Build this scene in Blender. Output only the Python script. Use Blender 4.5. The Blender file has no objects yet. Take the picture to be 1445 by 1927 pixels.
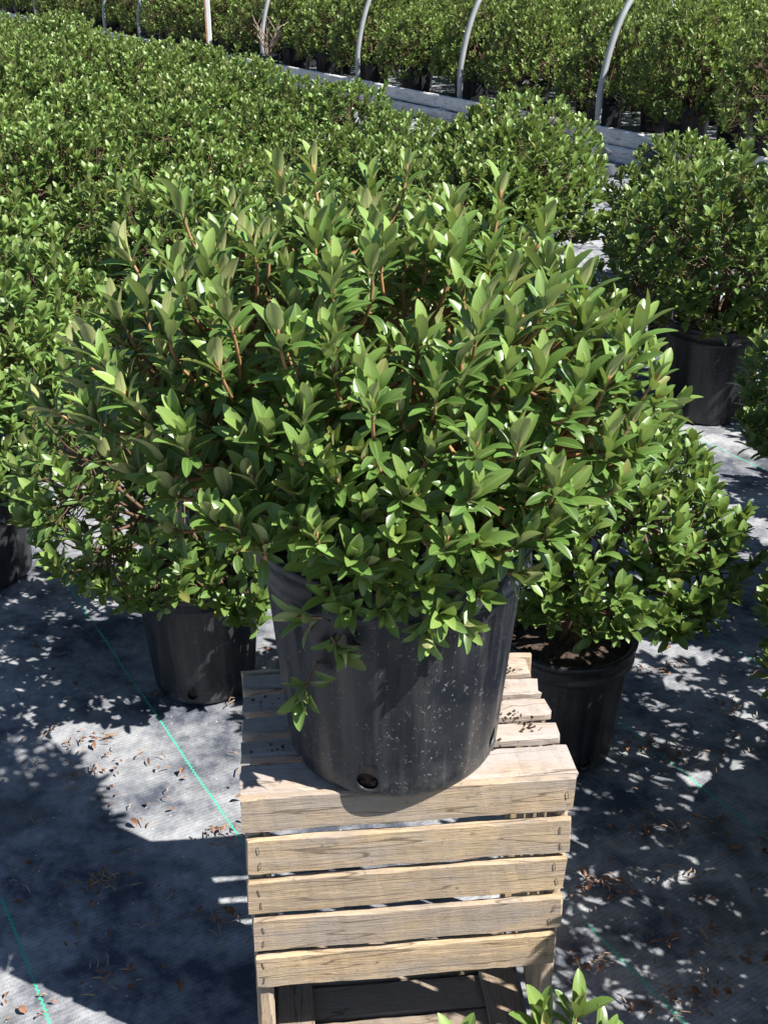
import bpy, bmesh, math, random
import numpy as np
from mathutils import Vector, Matrix
R = math.radians
S = bpy.context.scene
COL = S.collection

# ------------------------------------------------------------------ camera, sky, sun, exposure
CAMZ = 1.57; PITCH = R(27.0); FPX = 2115.0
cam = bpy.data.objects.new('camera', bpy.data.cameras.new('camera')); COL.objects.link(cam)
cam.location = (0, 0, CAMZ); cam.rotation_euler = (R(90) - PITCH, 0, 0)
cam.data.sensor_fit = 'VERTICAL'; cam.data.sensor_height = 24.0
cam.data.lens = 24.0 * FPX / 1927.0
cam.data.clip_start = 0.05; cam.data.clip_end = 400
S.camera = cam
SUNV = Vector((0.80, -0.36, 1.0)).normalized()        # towards the sun
w = bpy.data.worlds.new('World'); S.world = w; w.use_nodes = True
nt = w.node_tree; bgn = nt.nodes['Background']
sky = nt.nodes.new('ShaderNodeTexSky'); sky.sky_type = 'NISHITA'; sky.sun_disc = False; sky.ozone_density = 4.0; sky.dust_density = 0.5
sky.sun_elevation = math.asin(SUNV.z); sky.sun_rotation = math.atan2(SUNV.x, SUNV.y)
nt.links.new(sky.outputs[0], bgn.inputs[0]); bgn.inputs[1].default_value = 0.05
sl = bpy.data.lights.new('sun', 'SUN'); sl.energy = 5.0; sl.angle = R(0.5); sl.color = (1.0, 0.965, 0.90)
so = bpy.data.objects.new('sun', sl); COL.objects.link(so)
so.rotation_euler = SUNV.to_track_quat('Z', 'Y').to_euler(); so.location = (3, -2, 6)
S.view_settings.view_transform = 'Standard'; S.view_settings.look = 'None'
S.view_settings.exposure = 1.15; S.view_settings.gamma = 1.0
S.cycles.max_bounces = 6; S.cycles.transmission_bounces = 3; S.cycles.diffuse_bounces = 2; S.cycles.glossy_bounces = 2

def ground_pt(px, py, z=0.0):
    a = PITCH + math.atan((py - 963.5) / FPX)
    y = (CAMZ - z) / math.tan(a)
    d = y * math.cos(PITCH) + (CAMZ - z) * math.sin(PITCH)
    return Vector(((px - 722.5) / FPX * d, y, z))
def at_y(px, py, Y):
    a = PITCH + math.atan((py - 963.5) / FPX)
    z = CAMZ - Y * math.tan(a)
    d = Y * math.cos(PITCH) + (CAMZ - z) * math.sin(PITCH)
    return Vector(((px - 722.5) / FPX * d, Y, z))
def to_px(p):
    d = p[1] * math.cos(PITCH) + (CAMZ - p[2]) * math.sin(PITCH)
    v = (CAMZ - p[2]) * math.cos(PITCH) - p[1] * math.sin(PITCH)
    return 722.5 + p[0] / d * FPX, 963.5 + v / d * FPX, d

# ------------------------------------------------------------------ node helper
class NT:
    def __init__(s, name):
        s.m = bpy.data.materials.new(name); s.m.use_nodes = True; s.t = s.m.node_tree
        s.b = s.t.nodes['Principled BSDF']; s.out = s.t.nodes['Material Output']
    def n(s, typ, inp=None, **kw):
        nd = s.t.nodes.new('ShaderNode' + typ)
        for k, v in kw.items(): setattr(nd, k, v)
        for k, v in (inp or {}).items():
            if isinstance(v, bpy.types.NodeSocket): s.t.links.new(v, nd.inputs[k])
            else: nd.inputs[k].default_value = v
        return nd
    def math(s, op, a, b=0.0, c=0.0, clamp=False):
        return s.n('Math', {0: a, 1: b, 2: c}, operation=op, use_clamp=clamp).outputs[0]
    def mix(s, f, a, b, blend='MIX'):
        nd = s.t.nodes.new('ShaderNodeMix'); nd.data_type = 'RGBA'; nd.blend_type = blend
        for i, v in ((0, f), (6, a), (7, b)):
            if isinstance(v, bpy.types.NodeSocket): s.t.links.new(v, nd.inputs[i])
            else: nd.inputs[i].default_value = v if i == 0 else (*v, 1)
        return nd.outputs[2]
    def ramp(s, v, lo, hi):
        return s.n('MapRange', {0: v, 1: lo, 2: hi, 3: 0.0, 4: 1.0}, clamp=True).outputs[0]
    def noise(s, vec, scale, detail=3, rough=0.55):
        return s.n('TexNoise', {'Vector': vec, 'Scale': scale, 'Detail': detail, 'Roughness': rough}).outputs[0]
    def coord(s, which='Object', sc=(1, 1, 1)):
        c = s.n('TexCoord').outputs[which]
        return s.n('Mapping', {0: c, 3: sc}).outputs[0]
    def set(s, **kw):
        names = {'color': 'Base Color', 'rough': 'Roughness', 'spec': 'Specular IOR Level', 'metal': 'Metallic', 'normal': 'Normal', 'coat': 'Coat Weight'}
        for k, v in kw.items():
            i = s.b.inputs[names[k]]
            if isinstance(v, bpy.types.NodeSocket): s.t.links.new(v, i)
            else: i.default_value = (*v, 1) if k == 'color' else v
        return s
    def bump(s, h, strength=0.5, dist=0.01):
        s.t.links.new(s.n('Bump', {'Strength': strength, 'Distance': dist, 'Height': h}).outputs[0], s.b.inputs['Normal'])

LD = Vector((-0.515, 0.857, 0)); LN = Vector((0.857, 0.515, 0))     # along and across the cloth lines

def mat_leaf(name, top, young, under, gloss=0.34):
    m = NT(name)
    at = m.n('Attribute', attribute_name='leaf')
    sp = m.n('SeparateColor', {0: at.outputs['Color']})
    rnd, across, along = sp.outputs[0], sp.outputs[1], sp.outputs[2]
    age = at.outputs['Alpha']
    oi = m.n('ObjectInfo').outputs['Random']
    c1 = m.mix(rnd, tuple(x * 0.60 for x in top), tuple(x * 1.40 for x in top))
    c2 = m.mix(age, c1, young)
    c2 = m.mix(m.math('MULTIPLY', oi, 0.30), c2, (0.090, 0.115, 0.022))
    vein = m.math('SUBTRACT', 1.0, m.ramp(across, 0.04, 0.16))
    c2 = m.mix(m.math('MULTIPLY', m.ramp(rnd, 0.962, 0.975), 0.8), c2, (0.20, 0.17, 0.045))
    blot = m.ramp(m.noise(m.coord('Object'), 60, 4, 0.7), 0.56, 0.72)
    c2 = m.mix(m.math('MULTIPLY', blot, 0.30), c2, (0.16, 0.17, 0.07))
    c3 = m.mix(m.math('MULTIPLY', vein, 0.55), c2, (0.24, 0.30, 0.12))
    edge = m.ramp(across, 0.78, 1.0)
    c3 = m.mix(m.math('MULTIPLY', edge, 0.40), c3, (0.17, 0.26, 0.07))
    bf = m.n('NewGeometry').outputs['Backfacing']
    un = m.mix(m.math('MULTIPLY', vein, 0.6), m.mix(rnd, under, tuple(x * 0.8 for x in under)), (0.22, 0.21, 0.09))
    c = m.mix(bf, c3, un)
    m.set(color=c, rough=m.math('ADD', gloss, m.math('MULTIPLY', rnd, 0.16)), spec=0.5)
    tr = m.n('BsdfTranslucent', {'Color': m.mix(0.6, c3, (0.26, 0.36, 0.05))})
    mx = m.n('MixShader', {0: 0.24, 1: m.b.outputs[0], 2: tr.outputs[0]})
    m.t.links.new(mx.outputs[0], m.out.inputs[0])
    return m.m
def mat_bark(name, a, b):
    m = NT(name); v = m.coord('Object')
    m.set(color=m.mix(m.ramp(m.noise(v, 22, 3), 0.35, 0.65), a, b), rough=0.75)
    return m.m
def mat_pot(name, base=(0.0065, 0.0085, 0.014), dust=1.0):
    m = NT(name); v = m.coord('Object')
    loc = m.n('SeparateXYZ', {0: v})
    warp = m.n('VectorMath', {0: v, 1: m.n('VectorMath', {0: m.n('TexNoise', {'Vector': v, 'Scale': 60.0}).outputs[1], 'Scale': 0.02}, operation='SCALE').outputs[0]}, operation='ADD').outputs[0]
    n1 = m.noise(warp, 120, 1, 0.4)
    line = m.math('SUBTRACT', 1.0, m.ramp(m.math('ABSOLUTE', m.math('SUBTRACT', n1, 0.5)), 0.006, 0.020))
    msk = m.ramp(m.noise(v, 95, 2), 0.555, 0.64)
    big = m.ramp(m.noise(v, 7, 2), 0.40, 0.60)
    squig = m.math('MULTIPLY', m.math('MULTIPLY', line, msk), m.math('ADD', 0.25, big))
    vo = m.n('TexVoronoi', {'Vector': v, 'Scale': 150.0}, feature='F1')
    dots = m.math('MULTIPLY', m.math('SUBTRACT', 1.0, m.ramp(vo.outputs['Distance'], 0.12, 0.24)), m.ramp(m.noise(v, 45, 1), 0.56, 0.60))
    marks = m.math('MULTIPLY', m.math('MAXIMUM', squig, m.math('MULTIPLY', dots, 0.8)), 0.30 * dust, clamp=True)
    film = m.math('MULTIPLY', m.ramp(m.noise(v, 9, 5, 0.7), 0.42, 0.75), 0.07 * dust)
    low = m.math('MULTIPLY', m.math('SUBTRACT', 1.0, m.ramp(loc.outputs[2], 0.0, 0.06)), m.math('MULTIPLY', m.ramp(m.noise(v, 30, 5, 0.7), 0.40, 0.62), 0.22 * dust))
    streak = m.math('MULTIPLY', m.ramp(m.noise(m.coord('Object', (55, 55, 1.5)), 1.0, 3), 0.48, 0.74), 0.11 * dust)
    c = m.mix(m.math('ADD', m.math('ADD', film, low), streak, clamp=True), base, (0.30, 0.29, 0.27))
    c = m.mix(marks, c, (0.50, 0.50, 0.50))
    m.set(color=c, rough=m.math('ADD', 0.30, m.math('MULTIPLY', m.noise(v, 12, 3), 0.2)), spec=0.45)
    m.bump(m.noise(v, 160, 2), 0.12, 0.002)
    return m.m
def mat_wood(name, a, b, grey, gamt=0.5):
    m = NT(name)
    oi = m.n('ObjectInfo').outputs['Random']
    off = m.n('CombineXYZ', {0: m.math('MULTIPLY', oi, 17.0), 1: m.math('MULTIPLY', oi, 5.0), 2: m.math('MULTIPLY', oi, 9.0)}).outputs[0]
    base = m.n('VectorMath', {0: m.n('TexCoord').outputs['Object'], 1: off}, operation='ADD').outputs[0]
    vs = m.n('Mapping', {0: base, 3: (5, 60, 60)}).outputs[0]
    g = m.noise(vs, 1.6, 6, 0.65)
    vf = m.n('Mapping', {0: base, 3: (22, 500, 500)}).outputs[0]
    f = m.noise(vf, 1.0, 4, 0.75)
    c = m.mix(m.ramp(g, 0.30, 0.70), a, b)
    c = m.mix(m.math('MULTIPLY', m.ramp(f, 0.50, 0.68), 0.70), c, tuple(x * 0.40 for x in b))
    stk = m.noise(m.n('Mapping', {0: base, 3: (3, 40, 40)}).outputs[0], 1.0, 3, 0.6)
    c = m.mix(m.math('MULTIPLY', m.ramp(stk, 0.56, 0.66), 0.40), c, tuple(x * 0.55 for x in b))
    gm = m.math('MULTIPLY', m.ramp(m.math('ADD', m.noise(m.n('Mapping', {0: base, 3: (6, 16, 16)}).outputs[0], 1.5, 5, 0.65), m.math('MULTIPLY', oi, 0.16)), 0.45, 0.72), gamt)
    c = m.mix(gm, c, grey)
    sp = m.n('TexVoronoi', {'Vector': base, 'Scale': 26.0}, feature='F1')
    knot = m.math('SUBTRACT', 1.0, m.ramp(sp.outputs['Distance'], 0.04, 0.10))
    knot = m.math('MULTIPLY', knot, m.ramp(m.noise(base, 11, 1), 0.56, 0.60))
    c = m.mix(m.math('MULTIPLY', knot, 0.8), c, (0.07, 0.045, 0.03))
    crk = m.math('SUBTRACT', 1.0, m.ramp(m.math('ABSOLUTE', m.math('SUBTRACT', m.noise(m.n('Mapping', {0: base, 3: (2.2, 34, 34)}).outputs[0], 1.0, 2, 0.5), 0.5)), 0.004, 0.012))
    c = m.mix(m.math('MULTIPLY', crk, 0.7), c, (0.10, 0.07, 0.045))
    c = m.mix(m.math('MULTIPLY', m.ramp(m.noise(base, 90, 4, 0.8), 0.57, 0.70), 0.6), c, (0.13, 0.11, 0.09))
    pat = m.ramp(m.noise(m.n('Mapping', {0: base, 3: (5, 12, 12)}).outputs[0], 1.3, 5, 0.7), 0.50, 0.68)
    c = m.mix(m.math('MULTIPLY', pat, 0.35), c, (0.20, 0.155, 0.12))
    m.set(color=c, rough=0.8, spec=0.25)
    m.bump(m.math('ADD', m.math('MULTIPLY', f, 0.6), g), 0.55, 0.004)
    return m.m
def mat_ground():
    m = NT('ground_cloth'); v = m.coord('Object')
    s = m.n('SeparateXYZ', {0: v}); X, Y = s.outputs[0], s.outputs[1]
    u = m.math('ADD', m.math('MULTIPLY', X, LN.x), m.math('MULTIPLY', Y, LN.y))      # across the lines
    t = m.math('ADD', m.math('MULTIPLY', X, LD.x), m.math('MULTIPLY', Y, LD.y))      # along
    # dust and dirt
    d1 = m.noise(v, 3.4, 6, 0.62); d2 = m.noise(v, 16, 5, 0.7); d3 = m.noise(v, 0.9, 2)
    dust = m.ramp(m.math('ADD', m.math('MULTIPLY', d1, 0.62), m.math('MULTIPLY', d2, 0.38)), 0.41, 0.57)
    dust = m.math('MULTIPLY', dust, m.math('ADD', 0.70, m.math('MULTIPLY', m.ramp(d3, 0.35, 0.6), 0.30)))
    # weave: ribs that alternate every few millimetres
    wv = m.n('CombineXYZ', {0: m.math('MULTIPLY', u, 1 / 0.0040), 1: m.math('MULTIPLY', t, 1 / 0.0062)}).outputs[0]
    wa = m.n('TexChecker', {'Vector': wv, 'Scale': 1.0}).outputs['Fac'] if False else None
    s1 = m.math('SINE', m.math('MULTIPLY', u, 2 * math.pi / 0.0062))
    s2 = m.math('SINE', m.math('ADD', m.math('MULTIPLY', t, 2 * math.pi / 0.0090), m.math('MULTIPLY', s1, 1.2)))
    weave = m.math('ADD', 0.5, m.math('MULTIPLY', m.math('MULTIPLY', s1, s2), 0.5))
    c = m.mix(dust, (0.062, 0.071, 0.096), (0.40, 0.405, 0.42))
    c = m.mix(m.math('MULTIPLY', weave, m.math('MULTIPLY', m.ramp(m.noise(v, 60, 3), 0.25, 0.75), 0.62)), c, (0.036, 0.039, 0.050))
    grit = m.ramp(m.noise(v, 220, 2, 0.7), 0.60, 0.75)
    c = m.mix(m.math('MULTIPLY', grit, 0.35), c, (0.42, 0.41, 0.39))
    # wet and mossy stains
    st = m.ramp(m.noise(v, 2.1, 4, 0.6), 0.585, 0.64)
    c = m.mix(m.math('MULTIPLY', st, 0.55), c, (0.045, 0.049, 0.050))
    vo = m.n('TexVoronoi', {'Vector': v, 'Scale': 42.0}, feature='F1')
    fl = m.math('MULTIPLY', m.math('SUBTRACT', 1.0, m.ramp(vo.outputs['Distance'], 0.05, 0.09)), m.ramp(m.noise(v, 13, 1), 0.52, 0.58))
    c = m.mix(m.math('MULTIPLY', fl, 0.8), c, (0.66, 0.64, 0.60))
    # green tracer stitches woven every 0.442 m
    um = m.math('SUBTRACT', m.math('MODULO', m.math('ADD', u, 44.2 - 0.181 + 0.221), 0.442), 0.221)
    zz = m.math('MULTIPLY', m.math('SINE', m.math('MULTIPLY', t, 2 * math.pi / 0.011)), 0.0016)
    wob = m.math('MULTIPLY', m.math('SUBTRACT', m.noise(v, 3, 2), 0.5), 0.012)
    dd = m.math('ABSOLUTE', m.math('ADD', m.math('ADD', um, zz), wob))
    ln = m.math('SUBTRACT', 1.0, m.ramp(dd, 0.0014, 0.0026))
    ln = m.math('MULTIPLY', ln, m.ramp(m.noise(v, 10, 3), 0.30, 0.46))
    c = m.mix(m.math('MULTIPLY', ln, 0.9), c, (0.05, 0.42, 0.28))
    m.set(color=c, rough=0.85, spec=0.25)
    m.bump(m.math('ADD', m.math('MULTIPLY', weave, 0.12), m.math('ADD', d2, m.math('MULTIPLY', m.noise(v, 5, 3), 2.0))), 0.5, 0.006)
    return m.m
def mat_plain(name, col, rough=0.6, var=0.25, scale=20, spec=0.4, metal=0.0, bump=0.0):
    m = NT(name); v = m.coord('Object')
    n = m.noise(v, scale, 4, 0.65)
    c = m.mix(m.ramp(n, 0.3, 0.7), tuple(x * (1 - var) for x in col), tuple(min(1, x * (1 + var)) for x in col))
    m.set(color=c, rough=rough, spec=spec, metal=metal)
    if bump: m.bump(n, bump, 0.01)
    return m.m

M = {}
M['leaf_main'] = mat_leaf('leaf_main', (0.088, 0.178, 0.036), (0.285, 0.410, 0.105), (0.44, 0.47, 0.21), 0.28)
M['leaf_bg'] = mat_leaf('leaf_background', (0.098, 0.190, 0.040), (0.260, 0.380, 0.095), (0.210, 0.250, 0.095), 0.33)
M['leaf_far'] = mat_leaf('leaf_far', (0.108, 0.190, 0.038), (0.260, 0.360, 0.085), (0.190, 0.225, 0.080), 0.40)
M['bark'] = mat_bark('bark', (0.40, 0.22, 0.095), (0.19, 0.10, 0.05))
M['bark_shade'] = mat_bark('bark_shade', (0.050, 0.032, 0.022), (0.030, 0.020, 0.015))  # inner branches coloured darker to paint in the shade inside the crown
M['bark_bg'] = mat_bark('bark_background', (0.13, 0.075, 0.038), (0.07, 0.04, 0.025))
M['pot'] = mat_pot('black_plastic_main')
M['pot_bg'] = mat_pot('black_plastic_background', (0.008, 0.0095, 0.014), 0.75)
M['soil'] = mat_plain('potting_mix', (0.075, 0.052, 0.040), 0.9, 0.6, 90, 0.2, 0, 0.8)
M['chip'] = mat_plain('bark_chip', (0.30, 0.23, 0.17), 0.85, 0.5, 60, 0.2)
M['perlite'] = mat_plain('perlite', (0.78, 0.76, 0.74), 0.8, 0.1, 60)
M['wood'] = mat_wood('crate_wood', (0.56, 0.425, 0.275), (0.43, 0.305, 0.18), (0.33, 0.275, 0.23), 0.95)
M['wood_top'] = mat_wood('crate_wood_top', (0.46, 0.37, 0.29), (0.38, 0.295, 0.225), (0.39, 0.345, 0.325), 0.9)
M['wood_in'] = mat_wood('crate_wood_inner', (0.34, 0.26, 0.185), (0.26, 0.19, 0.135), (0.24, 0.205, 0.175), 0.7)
M['board'] = mat_wood('weathered_board', (0.76, 0.76, 0.74), (0.62, 0.61, 0.59), (0.80, 0.80, 0.79), 0.6)
M['staple'] = mat_plain('staple_steel', (0.22, 0.17, 0.14), 0.5, 0.3, 200, 0.5, 0.7)
M['ground'] = mat_ground()
M['pipe'] = mat_plain('galvanised_pipe', (0.33, 0.34, 0.345), 0.5, 0.12, 14, 0.5, 0.25)
M['pvc'] = mat_plain('white_pipe', (0.68, 0.69, 0.70), 0.5, 0.12, 9)
M['post'] = mat_plain('painted_post', (0.60, 0.52, 0.44), 0.7, 0.25, 8)
M['rust'] = mat_plain('rusty_face', (0.40, 0.22, 0.13), 0.8, 0.35, 9)
M['litter'] = mat_plain('dry_leaf', (0.20, 0.10, 0.058), 0.75, 0.55, 55)
M['litter2'] = mat_plain('dry_twig', (0.30, 0.21, 0.15), 0.8, 0.4, 40)
M['stone'] = mat_plain('grey_stone', (0.065, 0.07, 0.08), 0.85, 0.35, 14, 0.3, 0, 0.5)
M['tag'] = mat_plain('plastic_tag', (0.78, 0.78, 0.78), 0.5, 0.05, 10)

# ------------------------------------------------------------------ object helpers
def link(name, me, mat=None, parent=None, loc=None, rot=None):
    o = bpy.data.objects.new(name, me); COL.objects.link(o)
    if me is not None and mat is not None:
        me.materials.clear()
        for x in (mat if isinstance(mat, (list, tuple)) else [mat]): me.materials.append(x)
    if parent is not None: o.parent = parent
    if loc is not None: o.location = loc
    if rot is not None: o.rotation_euler = rot
    return o
def tag(o, label, cat, group=None, kind=None):
    if label: o['label'] = label
    if cat: o['category'] = cat
    if group: o['group'] = group
    if kind: o['kind'] = kind
    return o
def from_bm(bm, name, smooth=False):
    me = bpy.data.meshes.new(name); bm.normal_update(); bm.to_mesh(me); bm.free()
    if smooth: me.shade_smooth()
    return me
def thing(name, loc, label, cat, group=None, rz=0.0):
    o = link(name, None, loc=loc, rot=(0, 0, rz)); return tag(o, label, cat, group)
def copy_tree(o, parent=None):
    c = o.copy(); COL.objects.link(c); c.parent = parent
    for ch in list(o.children): copy_tree(ch, c)
    return c

# leaf templates: (verts, faces, attr(across, along))
def leaf_template(lod):
    if lod == 0: ts = [0.0, 0.10, 0.26, 0.44, 0.62, 0.78, 0.90, 0.965, 1.0]
    elif lod == 1: ts = [0.0, 0.16, 0.42, 0.70, 0.90, 1.0]
    else: ts = [0.0, 0.35, 0.80, 1.0]
    V, A, rows = [], [], []
    for t in ts:
        wd = 0.5 * (1 - abs(2 * (t ** 1.15) - 1) ** 2.35) ** 0.72 * (1 if t > .15 else .75) if 0.02 < t < 1 else 0.0
        z = 0.05 * math.sin(math.pi * t) - 0.05 * t * t
        if t == 0 or t == 1:
            V.append((0, t, z)); A.append((0, t)); rows.append([len(V) - 1])
        else:
            V.append((-wd, t, z)); A.append((1, t)); V.append((0, t, z)); A.append((0, t)); V.append((wd, t, z)); A.append((1, t))
            n = len(V); rows.append([n - 3, n - 2, n - 1])
    F = []
    for a, b in zip(rows, rows[1:]):
        if len(a) == 1: F += [(a[0], b[1], b[0]), (a[0], b[2], b[1])]
        elif len(b) == 1: F += [(a[0], a[1], b[0]), (a[1], a[2], b[0])]
        else: F += [(a[0], a[1], b[1], b[0]), (a[1], a[2], b[2], b[1])]
    return np.array(V, float), F, np.array(A, float)
LT = [leaf_template(i) for i in range(3)]

def leaves_mesh(name, leaves, lod, smooth=True):
    """leaves: list of (pos, dir, up, length, width, rnd, age, bend)"""
    V, F, A = LT[lod]; k = len(V); n = len(leaves)
    P = np.array([l[0] for l in leaves], float); D = np.array([l[1] for l in leaves], float); U = np.array([l[2] for l in leaves], float)
    par = np.array([l[3:] for l in leaves], float)
    D /= np.linalg.norm(D, axis=1)[:, None]
    U = U - (U * D).sum(1)[:, None] * D; U /= (np.linalg.norm(U, axis=1)[:, None] + 1e-9)
    Xa = np.cross(D, U)
    L, W, rn, age, bend = par.T
    zz = V[None, :, 2] * L[:, None] + np.abs(V[None, :, 0]) * (W * 0.42)[:, None] - (bend * L)[:, None] * (V[None, :, 1] ** 2)
    co = P[:, None, :] + Xa[:, None, :] * (V[None, :, 0] * W[:, None])[..., None] + D[:, None, :] * (V[None, :, 1] * L[:, None])[..., None] + U[:, None, :] * zz[..., None]
    co = co.reshape(-1, 3)
    fa, ls, tot = [], [], []
    c = 0
    for f in F: ls.append(c); tot.append(len(f)); fa += list(f); c += len(f)
    fa = np.array(fa); ls = np.array(ls); tot = np.array(tot)
    loops = (fa[None, :] + (np.arange(n) * k)[:, None]).ravel()
    starts = (ls[None, :] + (np.arange(n) * c)[:, None]).ravel(); totals = np.tile(tot, n)
    me = bpy.data.meshes.new(name)
    me.vertices.add(n * k); me.vertices.foreach_set('co', co.ravel().astype(np.float32))
    me.loops.add(len(loops)); me.loops.foreach_set('vertex_index', loops.astype(np.int32))
    me.polygons.add(len(starts)); me.polygons.foreach_set('loop_start', starts.astype(np.int32)); me.polygons.foreach_set('loop_total', totals.astype(np.int32))
    at = me.attributes.new('leaf', 'FLOAT_COLOR', 'POINT')
    cc = np.zeros((n, k, 4), np.float32); cc[:, :, 0] = rn[:, None]; cc[:, :, 1] = A[None, :, 0]; cc[:, :, 2] = A[None, :, 1]; cc[:, :, 3] = age[:, None]
    at.data.foreach_set('color', cc.ravel())
    me.update(calc_edges=True); me.validate()
    if smooth: me.shade_smooth()
    return me

def tube(bm, pts, radii, seg=5, cap=False, mi=0):
    rings = []
    for i, p in enumerate(pts):
        p = Vector(p); d = (Vector(pts[min(i + 1, len(pts) - 1)]) - Vector(pts[max(i - 1, 0)])).normalized()
        a = d.orthogonal().normalized() if i == 0 else (a - a.dot(d) * d).normalized()
        b = d.cross(a)
        rings.append([bm.verts.new(p + (a * math.cos(2 * math.pi * k / seg) + b * math.sin(2 * math.pi * k / seg)) * radii[i]) for k in range(seg)])
    for r0, r1 in zip(rings, rings[1:]):
        for k in range(seg): bm.faces.new((r0[k], r0[(k + 1) % seg], r1[(k + 1) % seg], r1[k])).material_index = mi
    if cap:
        bm.faces.new(rings[-1]); bm.faces.new(rings[0][::-1])
def bez(p0, p1, p2, n):
    return [p0 * (1 - t) ** 2 + p1 * 2 * t * (1 - t) + p2 * t * t for t in [i / n for i in range(n + 1)]]

def rosette(rg, leaves, p, a, L, n, twig_pts, scale=1.0, spread=1.0, wm=1.0):
    a = a.normalized(); o = a.orthogonal().normalized(); b = a.cross(o)
    ph = rg.uniform(0, 6.28)
    for k in range(n):
        f = k / max(1, n - 1)
        az = ph + k * 2.39996 + rg.uniform(-.25, .25)
        el = R(8 + 62 * spread * f ** 1.25 + rg.uniform(-8, 8))
        r = o * math.cos(az) + b * math.sin(az)
        d = a * math.cos(el) + r * math.sin(el)
        up = a * math.sin(el) - r * math.cos(el)
        up = up + Vector((rg.uniform(-.25, .25), rg.uniform(-.25, .25), rg.uniform(-.25, .25)))
        ln = L * (0.72 + 0.40 * math.sin(math.pi * min(1, 0.25 + f * 0.75))) * rg.uniform(0.80, 1.16) * scale
        pos = p - a * (0.004 + 0.34 * L * f)
        leaves.append((*[tuple(pos), tuple(d), tuple(up)], ln, ln * wm * rg.uniform(0.255, 0.355), rg.random(), max(0, 1 - f * 1.3) * rg.uniform(0.4, 1.0), rg.uniform(-0.04, 0.13)))
    m = len(twig_pts)
    for i in range(m - 2, 0, -1):
        q = twig_pts[i]; ta = (twig_pts[i + 1] - twig_pts[i - 1]).normalized()
        o2 = ta.orthogonal().normalized(); b2 = ta.cross(o2)
        for j in range(2):
            az = rg.uniform(0, 6.28); el = R(rg.uniform(42, 84)); r = o2 * math.cos(az) + b2 * math.sin(az)
            d = ta * math.cos(el) + r * math.sin(el) + Vector((0, 0, .15)); up = ta * math.sin(el) - r * math.cos(el) + Vector((0, 0, .4))
            ln = L * rg.uniform(0.6, 0.95) * scale
            leaves.append((tuple(q + ta * rg.uniform(-.01, .01)), tuple(d), tuple(up), ln, ln * wm * rg.uniform(0.28, 0.38), rg.random() * 0.6, 0.0, rg.uniform(0.05, 0.25)))

def shrub(seed, rx, ry, top, bottom, mid, base, ntips, L, lod, nleaf=8, ntw=3, hand=(), seg=5, rough=0.16, minz=None, inner=0.35, center=(0, 0), shoots=6, trunk=0.010, keep=None):
    rg = random.Random(seed)
    tips = []
    cen = Vector((center[0], center[1], mid))
    lob = [(Vector((rg.gauss(0, 1), rg.gauss(0, 1), rg.gauss(0, .8))).normalized(), rg.uniform(-rough, rough)) for _ in range(16)]
    def rad(d):
        s = 1.0
        for v, am in lob: s += am * max(0, d.dot(v)) ** 6
        return s
    N = ntips; tries = 0; mind = 1.9 * math.sqrt(rx * ry / N)
    pts = []
    while len(pts) < N and tries < N * 40:
        tries += 1
        z = rg.uniform(-0.62, 1); t = rg.uniform(0, 6.2832); q = math.sqrt(1 - z * z)
        d = Vector((q * math.cos(t), q * math.sin(t), z))
        h = top - mid if z > 0 else mid - bottom
        s = rad(d) * rg.uniform(0.90, 1.06)
        if len(pts) > N * (1 - inner): s *= rg.uniform(0.55, 0.85)
        p = cen + Vector((d.x * rx, d.y * ry, d.z * h)) * s
        if minz and p.z < minz: continue
        if keep and not keep(p): continue
        if any((p - o).length < mind for o, _ in pts): 
            if tries < N * 25: continue
        nrm = Vector((d.x / rx, d.y / ry, d.z / h)).normalized()
        ax = (nrm * 0.42 + Vector((0, 0, 0.95)) + Vector((rg.uniform(-.3, .3), rg.uniform(-.3, .3), rg.uniform(-.2, .2)))).normalized()
        pts.append((p, ax))
    for i in range(shoots):
        k = rg.randrange(len(pts)); p, ax = pts[k]
        if p.z > mid: pts[k] = (p + ax * rg.uniform(0.03, 0.07), ax)
    pts += list(hand)
    # skeleton
    B = Vector((0, 0, base)); prim = []
    for i in range(9):
        t = i * 2.39996 + rg.uniform(-.3, .3); rr = 0.12 + 0.42 * ((i + .5) / 9)
        prim.append(cen + Vector((math.cos(t) * rx * rr, math.sin(t) * ry * rr, (top - mid) * rg.uniform(-0.05, 0.30) * (1.2 - rr))))
    sec = []
    step = 6
    for i in range(0, len(pts), step):
        p, ax = pts[i]; sec.append(cen.lerp(p, 0.68) + Vector((0, 0, -0.02)))
    bm = bmesh.new(); leaves = []
    for q in prim:
        tube(bm, bez(B + Vector((rg.uniform(-.02, .02), rg.uniform(-.02, .02), 0)), B.lerp(q, .4) + Vector((0, 0, .06)), q, 4), [trunk, trunk * .85, trunk * .75, trunk * .6, trunk * .5], seg, mi=1)
    for q in sec:
        o = min(prim, key=lambda c: (c - q).length)
        tube(bm, bez(o, o.lerp(q, .5) + Vector((0, 0, -.015)), q, 3), [trunk * .5, trunk * .42, trunk * .34, trunk * .26], seg, mi=1)
    for p, ax in pts:
        q = min(sec, key=lambda c: (c - p).length)
        ln = (p - q).length
        tw = bez(q, p - ax * ln * 0.55, p, max(3, ntw + 1))
        tr = trunk * .20
        tube(bm, tw, [tr * (1.1 - .4 * i / (len(tw) - 1)) for i in range(len(tw))], max(3, seg - 1))
        if lod == 0:
            tube(bm, [p, p + ax * .006, p + ax * .013], [.0026, .0034, .0008], 5)
        rosette(rg, leaves, p, ax, L * rg.uniform(.88, 1.12), nleaf + rg.choice((-1, 0, 0, 1)), tw[-(ntw + 1):], wm=1.0 if lod == 0 else 1.28)
    return leaves, from_bm(bm, 'branches', True)

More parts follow.
